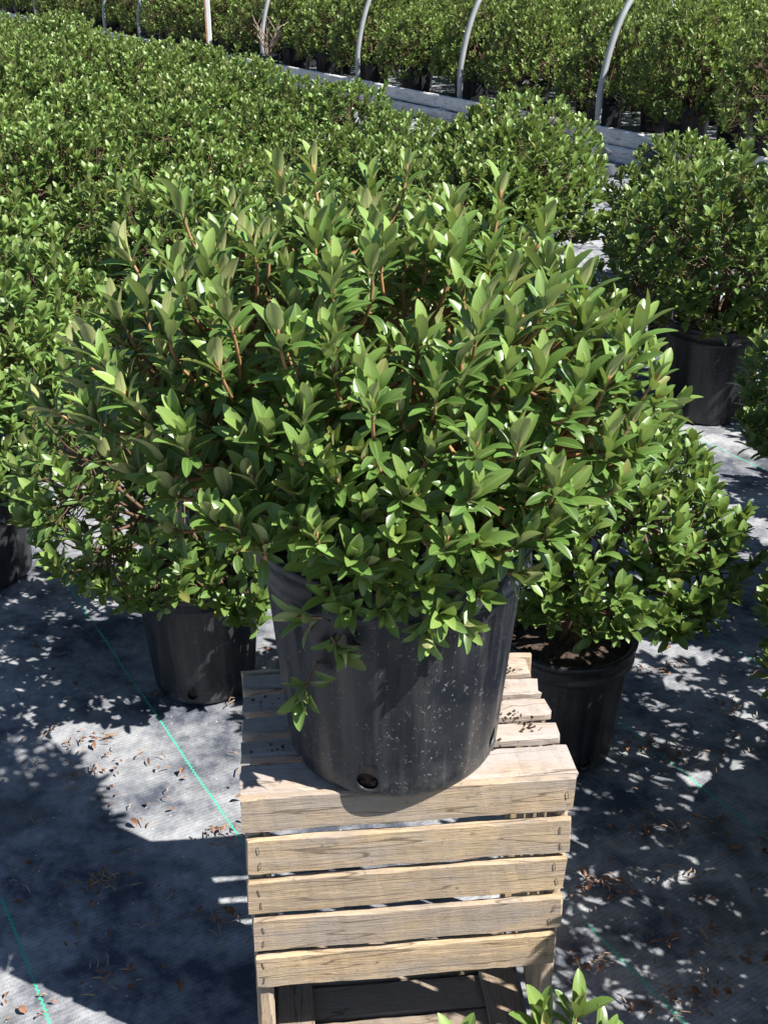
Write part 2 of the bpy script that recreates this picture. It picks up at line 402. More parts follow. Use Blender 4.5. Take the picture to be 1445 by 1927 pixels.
# ------------------------------------------------------------------ pots
def pot_meshes(rt, rb, h, segs, flutes=14, fl_amp=0.010):
    """body with shallow flutes, rim ring (rolled lip and a second bead)"""
    bm = bmesh.new()
    zs = [0.0, 0.004, 0.012] + [0.03 + (h - 0.075) * i / 8 for i in range(9)] + [h - 0.038, h - 0.004]
    rings = []
    def rr(z, th):
        t = z / h; r = rb + (rt - rb) * t
        if z < 0.012: r -= (0.012 - z) ** 2 * 45
        a = max(0, min(1, (z - 0.02) / 0.02)) * max(0, min(1, (h - 0.05 - z) / 0.02))
        s = math.sin(flutes * th / 1.0)
        return r * (1 - fl_amp * a * (0.5 + 0.5 * max(-1, min(1, s * 1.35))))
    for z in zs:
        rings.append([bm.verts.new((rr(z, 2 * math.pi * k / segs) * math.cos(2 * math.pi * k / segs), rr(z, 2 * math.pi * k / segs) * math.sin(2 * math.pi * k / segs), z)) for k in range(segs)])
    # inner wall
    for z in [h - 0.004] + ([h * 0.5, 0.012] if segs > 40 else [h - 0.07]):
        r = rb + (rt - rb) * z / h - 0.0035
        rings.append([bm.verts.new((r * math.cos(2 * math.pi * k / segs), r * math.sin(2 * math.pi * k / segs), z)) for k in range(segs)])
    for a, b in zip(rings, rings[1:]):
        for k in range(segs): bm.faces.new((a[k], a[(k + 1) % segs], b[(k + 1) % segs], b[k]))
    bm.faces.new(rings[0][::-1])
    if segs > 40: bm.faces.new(rings[-1])
    body = from_bm(bm, 'pot', True)
    bm = bmesh.new()
    prof = [(rt + .0005, h - .052), (rt + .0045, h - .050), (rt + .0060, h - .045), (rt + .0040, h - .040), (rt + .0022, h - .037), (rt + .0028, h - .014), (rt + .0085, h - .012), (rt + .0105, h - .006), (rt + .0095, h), (rt + .006, h + .0025), (rt + .001, h + .001), (rt - .003, h - .006), (rt - .004, h - .03)]
    if segs < 40: prof = [(rt + .0005, h - .052), (rt + .006, h - .045), (rt + .0022, h - .037), (rt + .0028, h - .014), (rt + .0105, h - .006), (rt + .006, h + .0025), (rt - .004, h - .02)]
    rings = [[bm.verts.new((r * math.cos(2 * math.pi * k / segs), r * math.sin(2 * math.pi * k / segs), z)) for k in range(segs)] for r, z in prof]
    for a, b in zip(rings, rings[1:]):
        for k in range(segs): bm.faces.new((a[k], a[(k + 1) % segs], b[(k + 1) % segs], b[k]))
    return body, from_bm(bm, 'rim', True)
def cut_holes(me, rb, holes, r):
    o = bpy.data.objects.new('cut_body', me); COL.objects.link(o)
    cs = []
    for az, z in holes:
        bm = bmesh.new()
        bmesh.ops.create_cone(bm, cap_ends=True, segments=24, radius1=r, radius2=r, depth=0.07)
        bm.transform(Matrix.Rotation(az, 4, 'Z') @ Matrix.Translation((rb, 0, z)) @ Matrix.Rotation(R(90), 4, 'Y'))
        c = bpy.data.objects.new('cutter', from_bm(bm, 'cutter')); COL.objects.link(c); cs.append(c)
        md = o.modifiers.new('b', 'BOOLEAN'); md.object = c; md.operation = 'DIFFERENCE'; md.solver = 'EXACT'
    dg = bpy.context.evaluated_depsgraph_get(); dg.update()
    nm = bpy.data.meshes.new_from_object(o.evaluated_get(dg))
    bpy.data.objects.remove(o)
    for c in cs: bpy.data.objects.remove(c)
    nm.name = 'pot'; return nm
def soil_mesh(r, rb, z, seed, n=90, segs=40, zb=0.012):
    rg = random.Random(seed); bm = bmesh.new()
    rings = []
    for k, (rad, zz) in enumerate([(rb - .008, zb), (r, z - .01), (r * .98, z), (r * .7, z + .006), (r * .35, z + .012)]):
        rings.append([bm.verts.new((rad * math.cos(2 * math.pi * i / segs), rad * math.sin(2 * math.pi * i / segs), zz + (rg.uniform(-.004, .004) if k > 1 else 0))) for i in range(segs)])
    for a, b in zip(rings, rings[1:]):
        for k in range(segs): bm.faces.new((a[k], a[(k + 1) % segs], b[(k + 1) % segs], b[k]))
    bm.faces.new(rings[-1])
    for f in bm.faces: f.material_index = 0
    for i in range(n):
        q = r * math.sqrt(rg.random()) * .96; t = rg.uniform(0, 6.28)
        chunk(bm, Vector((q * math.cos(t), q * math.sin(t), z + .008)), rg.uniform(.004, .011), rg, 1 if rg.random() < .8 else 2)
    return bm
def chunk(bm, p, s, rg, mi=1):
    r = bmesh.ops.create_icosphere(bm, subdivisions=1, radius=1)
    Mx = Matrix.Translation(p) @ Matrix.Rotation(rg.uniform(0, 6), 4, Vector((rg.random(), rg.random(), rg.random() + .1)).normalized()) @ Matrix.Diagonal((s, s * rg.uniform(.5, .9), s * rg.uniform(.3, .6), 1))
    for v in r['verts']:
        v.co = Mx @ (v.co * rg.uniform(.75, 1.15))
        for f in v.link_faces: f.material_index = mi

# ------------------------------------------------------------------ ground (structure)
bm = bmesh.new(); NX = 120
gv = {}
def gcoord(i, n, lim):
    t = (i / n) * 2 - 1; return math.copysign(abs(t) ** 2.2, t) * lim
for i in range(NX + 1):
    for j in range(NX + 1):
        x = gcoord(i, NX, 150); y = 2.0 + gcoord(j, NX, 150)
        z = 0.0
        if abs(x) < 12 and abs(y) < 25:
            z = -0.004 + 0.004 * math.sin(x * 3.1 + y) * math.sin(y * 2.3 - x * .7)
        gv[i, j] = bm.verts.new((x, y, z))
for i in range(NX):
    for j in range(NX): bm.faces.new((gv[i, j], gv[i + 1, j], gv[i + 1, j + 1], gv[i, j + 1]))
tag(link('ground', from_bm(bm, 'ground', True), M['ground']), None, None, kind='structure')

# ------------------------------------------------------------------ crate
CT = 0.56; CW = 0.453; CD = 0.300; YAW = R(6.0)
CX, CY = 0.020, 1.320
crate = thing('wooden_crate', (CX, CY, 0), 'upturned slatted wooden crate carrying the large potted shrub', 'crate', rz=YAW)
def slat_mesh(lx, ly, lz, seed, nx=26, wob=0.0016, end=0.003):
    """rough sawn board centred on the origin, long side along x"""
    rg = random.Random(seed); bm = bmesh.new()
    b = min(ly, lz) * 0.22
    prof = [(-ly / 2 + b, -lz / 2), (ly / 2 - b, -lz / 2), (ly / 2, -lz / 2 + b), (ly / 2, lz / 2 - b), (ly / 2 - b, lz / 2), (-ly / 2 + b, lz / 2), (-ly / 2, lz / 2 - b), (-ly / 2, -lz / 2 + b)]
    rings = []; ph = [rg.uniform(0, 6.28) for _ in range(8)]; bow = rg.uniform(-.002, .002)
    for i in range(nx + 1):
        x = -lx / 2 + lx * i / nx; ring = []
        e = 1 - 0.6 * (b / max(ly, lz)) if i in (0, nx) else 1
        for k, (y, z) in enumerate(prof):
            wy = wob * (math.sin(x * 37 + ph[k // 2]) * .5 + rg.uniform(-.5, .5)); wz = wob * (math.sin(x * 29 + ph[(k + 2) % 8]) * .5 + rg.uniform(-.5, .5))
            xx = x + (rg.uniform(-end, end) if i in (0, nx) else 0)
            ring.append(bm.verts.new((xx, y * e + wy * .5, z * e + wz + bow * (1 - (2 * x / lx) ** 2))))
        rings.append(ring)
    for a, c in zip(rings, rings[1:]):
        for k in range(8): bm.faces.new((a[k], a[(k + 1) % 8], c[(k + 1) % 8], c[k]))
    bm.faces.new(rings[0][::-1]); bm.faces.new(rings[-1])
    bmesh.ops.recalc_face_normals(bm, faces=bm.faces)
    return from_bm(bm, 'slat')
def staple_mesh(sd):
    rg = random.Random(sd); bm = bmesh.new(); a = rg.uniform(-.3, .3)
    pts = [Vector((0, .002, -.006)), Vector((0, -.0008, -.0058)), Vector((0.0006, -.0012, 0)), Vector((0, -.0008, .0058)), Vector((0, .002, .006))]
    pts = [Matrix.Rotation(a, 3, 'Y') @ p for p in pts]
    tube(bm, pts, [.00055] * 5, 5, True); return from_bm(bm, 'staple')
FT = 0.011
yf = -CD / 2 + FT / 2
rgc = random.Random(5)
for i in range(5):                                        # front and back slats
    zt = CT - 0.001 - 0.0735 * i - (0 if i else 0)
    hgt = 0.060 if i == 0 else 0.0625
    zc = zt - hgt / 2
    for side in ((0, 1) if i < 3 else (0,)):
        s = link('slat', slat_mesh(CW + rgc.uniform(-.004, .004) - i * 0.004, FT, hgt, 20 + i + side * 9, 30), M['wood'], crate, (rgc.uniform(-.002, .002) + .000, yf if side == 0 else -yf, zc), (rgc.uniform(-.012, .012) if side == 0 else 0, R(rgc.uniform(-.35, .35)), 0))
        if side == 0 and i > 0:
            for sx in (-1, 1):
                for sz in (-.014, .014):
                    link('staple', staple_mesh(i * 7 + sx + int(sz * 99)), M['staple'], s, (sx * (CW / 2 - .016 + rgc.uniform(-.004, .004)), -FT / 2 - .0006, sz + rgc.uniform(-.003, .003)))
        if side == 0 and i == 0:
            link('staple', staple_mesh(3), M['staple'], s, (CW / 2 - .011, -FT / 2 - .0006, 0))
tw = (CD - FT * 2 - 0.002)
edges_y = [-CD / 2 + FT + .002, -.082, -.025, .033, .091]
for i in range(5):                                        # top slats
    y0 = -CD / 2 + FT + .001 + (0, .074, .1275, .181, .2345)[i]; wdt = .060 if i == 0 else .0385
    link('slat', slat_mesh(CW + .004 - i * .004, wdt, 0.017, 50 + i, 30), M['wood_top'], crate, (rgc.uniform(-.002, .002) - i * .001, y0 + wdt / 2, CT - 0.0085 + rgc.uniform(-.001, .001) + (0.001 if i else 0)), (R(rgc.uniform(-1, 1.5)), 0, R(rgc.uniform(-.4, .4))))
PH = CT - 0.019
def vpost(x, y, sx, sy, sd, mat, z0=0.014, z1=None, nm='post'):
    z1 = z1 or PH
    o = link(nm, slat_mesh(z1 - z0, sx, sy, sd, 20), mat, crate, (x, y, (z0 + z1) / 2), (0, R(-90), 0))
    return o
# local after the turn: x -> length up; ly stays y; lz -> along x
for sx in (-1, 1):
    for sy in (-1, 1):
        vpost(sx * (CW / 2 - .014), sy * (CD / 2 - FT - .0125), .024, .024, 70 + sx + 2 * sy, M['wood'], nm='corner_post')
for k in range(4):                                        # right side boards stand upright with sunlit gaps
    y = -CD / 2 + FT + .026 + .034 + k * .0560
    vpost(CW / 2 - .008, y - .006, .040, .008, 80 + k, M['wood'], nm='side_slat')
for k, z in enumerate((.022, .060)):
    link('side_rail', slat_mesh(CD - .03, .012, .030, 90 + k), M['wood'], crate, (-CW / 2 + .010, 0, z), (0, 0, R(90)))
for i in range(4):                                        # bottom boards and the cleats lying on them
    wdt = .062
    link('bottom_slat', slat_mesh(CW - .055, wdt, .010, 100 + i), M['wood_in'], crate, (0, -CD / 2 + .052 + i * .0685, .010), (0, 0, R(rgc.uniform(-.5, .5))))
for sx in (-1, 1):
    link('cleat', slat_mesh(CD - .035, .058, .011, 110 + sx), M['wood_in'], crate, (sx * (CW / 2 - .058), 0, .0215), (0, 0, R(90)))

# ------------------------------------------------------------------ the large shrub on the crate
POTX, POTY = 0.013, 1.290; RT, RB, PHT = 0.174, 0.146, 0.340
root = thing('potted_shrub', (POTX, POTY, CT + .0015), 'large glossy green shrub in black pot standing on the crate', 'potted shrub')
body, rim = pot_meshes(RT, RB, PHT, 224, 15, .022)
HOLES = [(R(-90 - 13.5), .030), (R(-24), .036), (R(66), .03), (R(156), .03)]
body = cut_holes(body, RB, HOLES, .0145); body.shade_smooth()
pb = link('pot', body, M['pot'], root)
link('rim', rim, M['pot'], pb)
bm = soil_mesh(RT - .012, RB, PHT - .05, 3, 140, 48)
rg = random.Random(8)
for az, z in HOLES:
    for i in range(16):
        a = rg.uniform(0, 6.28); q = rg.uniform(0, .012)
        p = Matrix.Rotation(az, 3, 'Z') @ Vector((RB - .0055 + rg.uniform(-.004, .001), math.cos(a) * q, z - .003 + math.sin(a) * q))
        chunk(bm, p, rg.uniform(.0035, .0065), rg, 1)
link('potting_mix', from_bm(bm, 'potting_mix'), [M['soil'], M['chip'], M['perlite']], root)
Z0 = CT
def tipw(px, py, Y, ax):
    p = at_y(px, py, Y) - Vector((POTX, POTY, Z0)); return (p, Vector(ax).normalized())
hand = [tipw(572, 1306, 1.118, (-.1, -.5, -.1)), tipw(690, 1085, 1.10, (0, -.55, .6)), tipw(830, 1155, 1.07, (.15, -.7, .35)), tipw(735, 1090, 1.09, (0, -.6, .7)),
        tipw(930, 1065, 1.13, (.3, -.4, .7)), tipw(905, 1010, 1.15, (.2, -.4, .8)), tipw(618, 1120, 1.11, (-.2, -.5, .5)), tipw(497, 965, 1.10, (-.3, -.5, .7)), tipw(612, 885, 1.02, (0, -.4, .9)),
        tipw(665, 960, 1.05, (.1, -.5, .7)), tipw(790, 1010, 1.08, (.1, -.6, .5)), tipw(560, 1010, 1.09, (-.1, -.6, .4)), tipw(640, 1225, 1.125, (.4, -.6, 0)), tipw(575, 1165, 1.14, (-.8, -.3, .3)),
        tipw(800, 1190, 1.10, (.1, -.6, -.2)), tipw(960, 950, 1.16, (.5, -.3, .6)), tipw(870, 1080, 1.10, (.1, -.6, .6)), tipw(975, 1085, 1.14, (.7, -.4, .1)), tipw(760, 1130, 1.10, (-.1, -.6, .3)),
        tipw(700, 1010, 1.08, (-.1, -.6, .6)), tipw(850, 950, 1.05, (.1, -.5, .8)), tipw(765, 330, 1.42, (.05, 0, 1)), tipw(590, 325, 1.40, (-.1, 0, 1)), tipw(525, 330, 1.45, (-.1, .1, 1)), tipw(940, 375, 1.36, (.08, 0, 1)),
        tipw(340, 395, 1.38, (-.2, 0, 1)), tipw(225, 590, 1.25, (-.2, -.1, 1)), tipw(240, 480, 1.33, (-.35, 0, 1)), tipw(150, 665, 1.26, (-.4, 0, .9)), tipw(95, 770, 1.28, (-.7, 0, .7)), tipw(850, 400, 1.35, (0, 0, 1)),
        tipw(1060, 530, 1.22, (.2, -.1, .9)), tipw(1200, 690, 1.25, (.4, -.1, .8)), tipw(1260, 770, 1.27, (.7, 0, .6)), tipw(1020, 440, 1.33, (.2, 0, 1)), tipw(1150, 590, 1.30, (.3, 0, .9)), tipw(700, 770, .97, (0, -.35, .9)),
        tipw(525, 640, 1.05, (-.05, -.2, 1)), tipw(900, 620, 1.05, (.05, -.2, 1)), tipw(1165, 870, 1.15, (.3, -.4, .7)), tipw(330, 1000, 1.16, (-.4, -.4, .4)), tipw(180, 790, 1.22, (-.7, -.1, .5)),
        tipw(430, 600, 1.12, (-.2, -.2, 1)), tipw(620, 440, 1.32, (0, 0, 1)), tipw(440, 400, 1.40, (-.1, 0, 1)), tipw(700, 360, 1.47, (0, 0, 1)), tipw(1085, 640, 1.18, (.3, -.1, .9)), tipw(985, 960, 1.13, (.4, -.4, .4)), tipw(900, 1120, 1.11, (.2, -.6, .3)), tipw(845, 1030, 1.09, (.1, -.6, .6)), tipw(950, 1010, 1.14, (.3, -.5, .6)), tipw(660, 1150, 1.10, (-.1, -.6, .3)), tipw(800, 1100, 1.08, (0, -.6, .5)), tipw(870, 1175, 1.11, (.3, -.6, 0)), tipw(720, 1150, 1.10, (.1, -.6, .1)), tipw(590, 1060, 1.11, (-.3, -.5, .5))]
def crown_keep(p):
    r = math.hypot(p.x + .02, p.y)
    return p.z > PHT + .015 + .62 * max(0, r - .16)
leaves, br = shrub(11, 0.335, 0.30, PHT + .370, PHT - .07, PHT + .16, PHT - .05, 470, 0.0425, 0, nleaf=10, ntw=4, hand=hand, seg=6, rough=0.15, inner=0.42,
                   minz=PHT + .0, center=(-.04, .0), shoots=14, trunk=0.0125, keep=crown_keep)
link('foliage', leaves_mesh('foliage', leaves, 0), M['leaf_main'], root)
link('branches', br, [M['bark'], M['bark_shade']], root)

# ------------------------------------------------------------------ small potted shrubs
SR_T, SR_B, SPH = 0.141, 0.117, 0.312
near_body, near_rim = pot_meshes(SR_T, SR_B, SPH, 144, 13, .022)
near_body = cut_holes(near_body, SR_B, [(R(-105), .03), (R(15), .03), (R(135), .03)], .011); near_body.shade_smooth()
far_body, far_rim = pot_meshes(SR_T, SR_B, SPH, 28, 7, .0)
near_soil = from_bm(soil_mesh(SR_T - .008, SR_B, SPH - .035, 21, 80, 32), 'potting_mix')
far_soil = from_bm(soil_mesh(SR_T - .008, SR_B, SPH - .035, 22, 0, 20), 'potting_mix')
def make_proto(seed, lod, rx, ry, top, bottom, ntips, L, nleaf, ntw, leafm, minz=None, keep=None, mid=None, center=(0, 0)):
    r = link('potted_shrub', None)
    if lod < 2:
        b = link('pot', near_body, M['pot_bg'], r); link('rim', near_rim, M['pot_bg'], b)
        link('potting_mix', near_soil, [M['soil'], M['chip'], M['perlite']], r)
    else:
        b = link('pot', far_body, M['pot_bg'], r); link('rim', far_rim, M['pot_bg'], b)
        link('potting_mix', far_soil, [M['soil'], M['chip'], M['perlite']], r)
    lv, brm = shrub(seed, rx, ry, top, bottom, mid or (bottom + (top - bottom) * .42), SPH - .035, ntips, L, lod, nleaf, ntw, seg=5 if lod < 2 else 3, rough=.26, minz=minz, keep=keep, shoots=4, trunk=.009, center=center)
    link('foliage', leaves_mesh('foliage', lv, lod), leafm, r)
    link('branches', brm, [M['bark_bg'], M['bark_shade']], r)
    return r
near = [make_proto(31, 1, .34, .33, .78, .19, 420, .045, 9, 2, M['leaf_bg'], .18),
        make_proto(32, 1, .33, .32, .79, .38, 390, .045, 9, 2, M['leaf_bg'], .38),
        make_proto(33, 1, .34, .34, .82, .29, 400, .045, 9, 2, M['leaf_bg'], .28)]
mid_ = [make_proto(41 + i, 1 if i < 2 else 1, 0.325 + .01 * i, .33, .735 + .02 * (i % 2), .25, 400, .046, 8, 1, M['leaf_bg'], .23) for i in range(4)]
far_ = [make_proto(51 + i, 2, .35 + .02 * (i % 2), .35, .84 + .03 * (i % 3), .13, 420, .050, 8, 1, M['leaf_far'], .11) for i in range(4)]
protos = near + mid_ + far_; used = set()
def place(proto, x, y, rz, label, group=None, sc=1.0):
    if proto not in used: o = proto; used.add(proto)
    else: o = copy_tree(proto)
    o.location = (x, y, 0); o.rotation_euler = (0, 0, rz); o.scale = (sc, sc, sc)
    tag(o, label, 'potted shrub', group); return o
rp = random.Random(77)
HANDS = [
    (0, -.425, 2.215, 0.15, 1.00, 'shrub overhanging its dusty black pot on the cloth, left of the crate'),
    (1, .385, 1.965, 0.6, 0.93, 'shrub whose black pot with ribbed rim stands behind the crate, right side'),
    (2, -1.10, 2.72, 2.0, 1.00, 'shrub in the shaded pot at the left photo edge'),
    (0, 1.07, 1.59, 2.9, 1.12, 'shrub cut by the right photo edge, level with the crate top'),
    (2, 1.23, 2.52, 4.0, 1.04, 'shrub cut by the right photo edge above the nearer one, its low twigs in shade'),
    (0, 1.19, 3.90, 1.2, 1.17, 'broad shrub at right with its dark pot beside a sunlit patch of cloth'),
    (2, 1.44, 1.42, 1.0, 1.0, 'shrub outside the right photo edge, added unseen beyond the one cut by it for shade'),  # extra shrub out of view, added to darken the cloth at right
    (0, 1.62, 2.10, 3.0, 1.0, 'shrub well outside the right photo edge, added unseen to shade the cloth'),  # also added out of view, to make the shadow on the cloth denser
    (0, 1.02, 0.98, 5.0, 0.95, 'shrub outside the right photo edge, nearest the camera on that side'),
]
taken = []
for k, x, y, rz, sc, lb in HANDS:
    place(near[k], x, y, rz, lb, 'potted shrubs standing in the nursery', sc); taken.append((x, y))
taken.append((POTX, POTY))

# the small plant under the camera: only its top shoots reach the picture
sp = thing('potted_shrub', (.20, .70, 0), 'shrub nearest the camera, only its top shoots showing at the bottom edge', 'potted shrub', 'potted shrubs standing in the nursery')
b = link('pot', near_body, M['pot_bg'], sp); link('rim', near_rim, M['pot_bg'], b); link('potting_mix', near_soil, [M['soil'], M['chip'], M['perlite']], sp)
def tl(px, py, Y, ax): return (at_y(px, py, Y) - Vector((.20, .70, 0)), Vector(ax).normalized())
hd = [tl(1085, 1905, .93, (.15, .1, 1)), tl(1024, 1938, .92, (-.2, .1, 1)), tl(862, 1985, .86, (0, .05, 1)), tl(1130, 1960, .90, (.4, 0, .9))]
lv, brm = shrub(61, .20, .16, .47, .31, .36, SPH - .035, 60, .055, 0, 9, 2, hand=hd, seg=5, minz=.3, shoots=0, trunk=.008, keep=lambda p: to_px(p + Vector((.20, .70, 0)))[1] > 1990)
link('foliage', leaves_mesh('foliage', lv, 0), M['leaf_main'], sp); link('branches', brm, [M['bark'], M['bark_shade']], sp)

def blocked(x, y, r=.42):
    return any((x - a) ** 2 + (y - b2) ** 2 < r * r for a, b2 in taken)
# front block: rows parallel to the board
front = []
rows = [3.48 - .68 * i for i in range(10)]
for ri, u in enumerate(rows):
    for j in range(-14, 45):
        t = j * .70 + (ri % 2) * .35
        p = LN * u + LD * t; x = p.x + rp.uniform(-.05, .05); y = p.y + rp.uniform(-.05, .05)
        if y < 2.62 or y > 23 or abs(x) > .36 * y + .45: continue
        if x > .62 and y < 4.3: continue
        if x > .151 * y - .22 and 4.2 < y < 7.8: continue
        if x > .30 and y < 2.7: continue
        if blocked(x, y): continue
        front.append((x, y, ri))
for x, y in ((.68, 5.90), (.52, 4.95), (1.45, 5.45), (1.26, 4.68), (1.95, 3.7), (1.85, 2.95)):
    if not blocked(x, y, .3): front.append((x, y, -1))
# far block beyond the boards
U0 = 6.36
far = []
for ri in range(16):
    u = U0 + .55 + ri * .80
    for j in range(-20, 60):
        t = j * .98 + ri * 1.144
        p = LN * u + LD * t; x = p.x + rp.uniform(-.05, .05); y = p.y + rp.uniform(-.05, .05)
        if y > 20.5 + max(0, -x) * 1.4 or abs(x) > .36 * y + .5: continue
        far.append((x, y, ri))
front.sort(key=lambda f: f[1]); far.sort(key=lambda f: f[1])
print('COUNT front', len(front), 'far', len(far))
ORD = ['first', 'second', 'third', 'fourth', 'fifth', 'sixth', 'seventh', 'eighth', 'ninth', 'tenth', 'eleventh', 'twelfth', 'thirteenth', 'fourteenth', 'fifteenth', 'sixteenth']
RIGHT = {(.68, 5.90): 'rounded shrub standing behind the large crown, left of the heap of grey stones', (.52, 4.95): 'shrub just behind the large crown, in front of the rounded one by the stones', (1.45, 5.45): 'right-hand shrub standing out past the gap with the grey stones', (1.26, 4.68): 'shrub between the broad right-hand shrub and the one past the gap', (2.02, 4.65): 'shrub at the right photo edge behind the broad right-hand shrub',
         (1.95, 3.7): 'shrub at the right photo edge level with the broad right-hand shrub', (2.5, 3.9): 'shrub beyond the right photo edge beside the broad one', (1.85, 2.95): 'shrub at the right photo edge just in front of the broad one'}
NREST = 290 - len(front)
NUM = ORD + ['sixteenth', 'seventeenth', 'eighteenth', 'nineteenth', 'twentieth'] + ['twenty-' + o for o in ORD[:9]] + ['thirtieth'] + ['thirty-' + o for o in ORD[:9]] + ['fortieth'] + ['forty-' + o for o in ORD[:9]]
NUM = ORD[:15] + NUM[16:]
def ordinals(lst):
    rk_ = {}; res = {}
    for x, y, ri in sorted(lst, key=lambda q: -to_px((q[0], q[1], .55))[0]):
        px = to_px((x, y, .55))[0]
        if -60 < px < 1505: rk_[ri] = rk_.get(ri, 0) + 1; res[x, y] = rk_[ri]
        else: res[x, y] = 0 if px < 0 else -1
    return res
def row_label(ri, k, what, row):
    if k > 0: return '%s %s from right, %s %s' % (NUM[k - 1], what, ORD[ri], row)
    return '%s just outside the %s photo edge, %s %s' % (what, 'left' if k == 0 else 'right', ORD[ri], row)
of = ordinals(front); ob = ordinals(far[:NREST])
for i, (x, y, ri) in enumerate(front):
    pr = mid_[rp.randrange(4)]
    lb = RIGHT[(x, y)] if (x, y) in RIGHT else row_label(ri, of[x, y], 'leafy shrub', 'row from the aisle, front block')
    place(pr, x, y, rp.uniform(0, 6.28), lb, 'potted shrubs packed in the front block', (1.16 if x < .8 else rp.uniform(.96, 1.02)) if ri == -1 else rp.uniform(.90, 1.12) * (1.0 if y < 7.5 else 1.12))
for i, (x, y, ri) in enumerate(far[:NREST]):
    lb = row_label(ri, ob[x, y], 'bushy shrub', 'row behind the hoops')
    place(far_[rp.randrange(4)], x, y, rp.uniform(0, 6.28), lb, 'potted shrubs beyond the edging boards', rp.uniform(1.10, 1.32))
rest = far[NREST:]
if rest:
    src = []
    for f in far_:
        me = [c for c in f.children if c.name.startswith('foliage')][0].data
        co = np.empty(len(me.vertices) * 3, np.float32); me.vertices.foreach_get('co', co)
        lv_ = np.empty(len(me.loops), np.int32); me.loops.foreach_get('vertex_index', lv_)
        ps = np.empty(len(me.polygons), np.int32); me.polygons.foreach_get('loop_start', ps)
        at_ = np.empty(len(me.vertices) * 4, np.float32); me.attributes['leaf'].data.foreach_get('color', at_)
        src.append((co.reshape(-1, 3), lv_, ps, at_))
    CO, LV, PS, AT = [], [], [], []; nv = nl = 0
    for x, y, ri in rest:
        co, lv_, ps, at_ = src[rp.randrange(4)]; a = rp.uniform(0, 6.28)
        c2 = co.copy(); c2[:, 0] = co[:, 0] * math.cos(a) - co[:, 1] * math.sin(a) + x; c2[:, 1] = co[:, 0] * math.sin(a) + co[:, 1] * math.cos(a) + y; c2[:, :2] = (c2[:, :2] - (x, y)) * 1.2 + (x, y); c2[:, 2] *= 1.2
        CO.append(c2); LV.append(lv_ + nv); PS.append(ps + nl); AT.append(at_); nv += len(co); nl += len(lv_)
    me = bpy.data.meshes.new('shrub_mass'); me.vertices.add(nv); me.vertices.foreach_set('co', np.concatenate(CO).ravel())
    me.loops.add(nl); me.loops.foreach_set('vertex_index', np.concatenate(LV)); PS = np.concatenate(PS); me.polygons.add(len(PS)); me.polygons.foreach_set('loop_start', PS)
    me.polygons.foreach_set('loop_total', np.diff(np.append(PS, nl)).astype(np.int32))
    me.attributes.new('leaf', 'FLOAT_COLOR', 'POINT').data.foreach_set('color', np.concatenate(AT)); me.update(calc_edges=True); me.shade_smooth()
    print('REST', len(rest))
    tag(link('shrub_mass', me, M['leaf_far']), 'distant mass of green nursery shrubs at the top edge of the photo', 'shrubs', kind='stuff')
for p in protos:
    if p not in used: raise RuntimeError('unused proto')

# ------------------------------------------------------------------ edging boards along the hoop line
BO = LN * U0
def board_at(t0, t1, u, z0, z1, th, sd, label):
    c = LN * u + LD * ((t0 + t1) / 2)
    o = link('edging_board', slat_mesh(t1 - t0, th, z1 - z0, sd, 24, .003, .004), M['board'], None, (c.x, c.y, (z0 + z1) / 2), (0, 0, math.atan2(LD.y, LD.x)))
    return tag(o, label, 'board', 'weathered boards edging the far block')
tt = [3.2, 5.6, 8.0, 8.93, 11.3, 13.8, 16.3, 18.8, 21.3, 23.8, 26.3]
tb = (LN * U0)
names = ['rightmost pair', 'pair right of the second hoop', 'short pair', 'pair behind the tall middle shrubs', 'fifth pair from the right', 'sixth pair from the right', 'seventh pair from the right', 'eighth pair from the right', 'ninth pair from the right', 'farthest pair']
for i in range(len(tt) - 1):
    board_at(tt[i] + .015, tt[i + 1], U0 + rp.uniform(-.01, .01), .115, .235, .045, 300 + i, 'upper grey edging board of the %s' % names[i])
    board_at(tt[i] + .30, tt[i + 1] + .28, U0 + .012 - .06, -.005, .113, .045, 330 + i, 'lower grey edging board of the %s' % names[i])

# ------------------------------------------------------------------ hoops
hp = [(0, 0), (0, .32), (.0, .45), (.02, .60), (.085, .85), (.20, 1.10), (.42, 1.34), (.85, 1.52), (1.33, 1.62), (1.81, 1.52), (2.24, 1.34), (2.46, 1.10), (2.575, .85), (2.64, .60), (2.66, .45), (2.66, .32), (2.66, 0)]
def smooth_path(p, n=4):
    out = []
    for i in range(len(p) - 1):
        p0 = p[max(i - 1, 0)]; p1 = p[i]; p2 = p[i + 1]; p3 = p[min(i + 2, len(p) - 1)]
        for k in range(n):
            t = k / n
            out.append(tuple(.5 * ((2 * p1[c]) + (-p0[c] + p2[c]) * t + (2 * p0[c] - 5 * p1[c] + 4 * p2[c] - p3[c]) * t * t + (-p0[c] + 3 * p1[c] - 3 * p2[c] + p3[c]) * t ** 3) for c in range(2)))
    out.append(p[-1]); return out
hs = smooth_path(hp)
bm = bmesh.new(); tube(bm, [Vector((LN.x * s, LN.y * s, z)) for s, z in hs], [.026] * len(hs), 12, True)
hoop_me = from_bm(bm, 'hoop', True)
ORDR = ['rightmost', 'second', 'third', 'fourth', 'fifth', 'sixth', 'seventh', 'eighth']
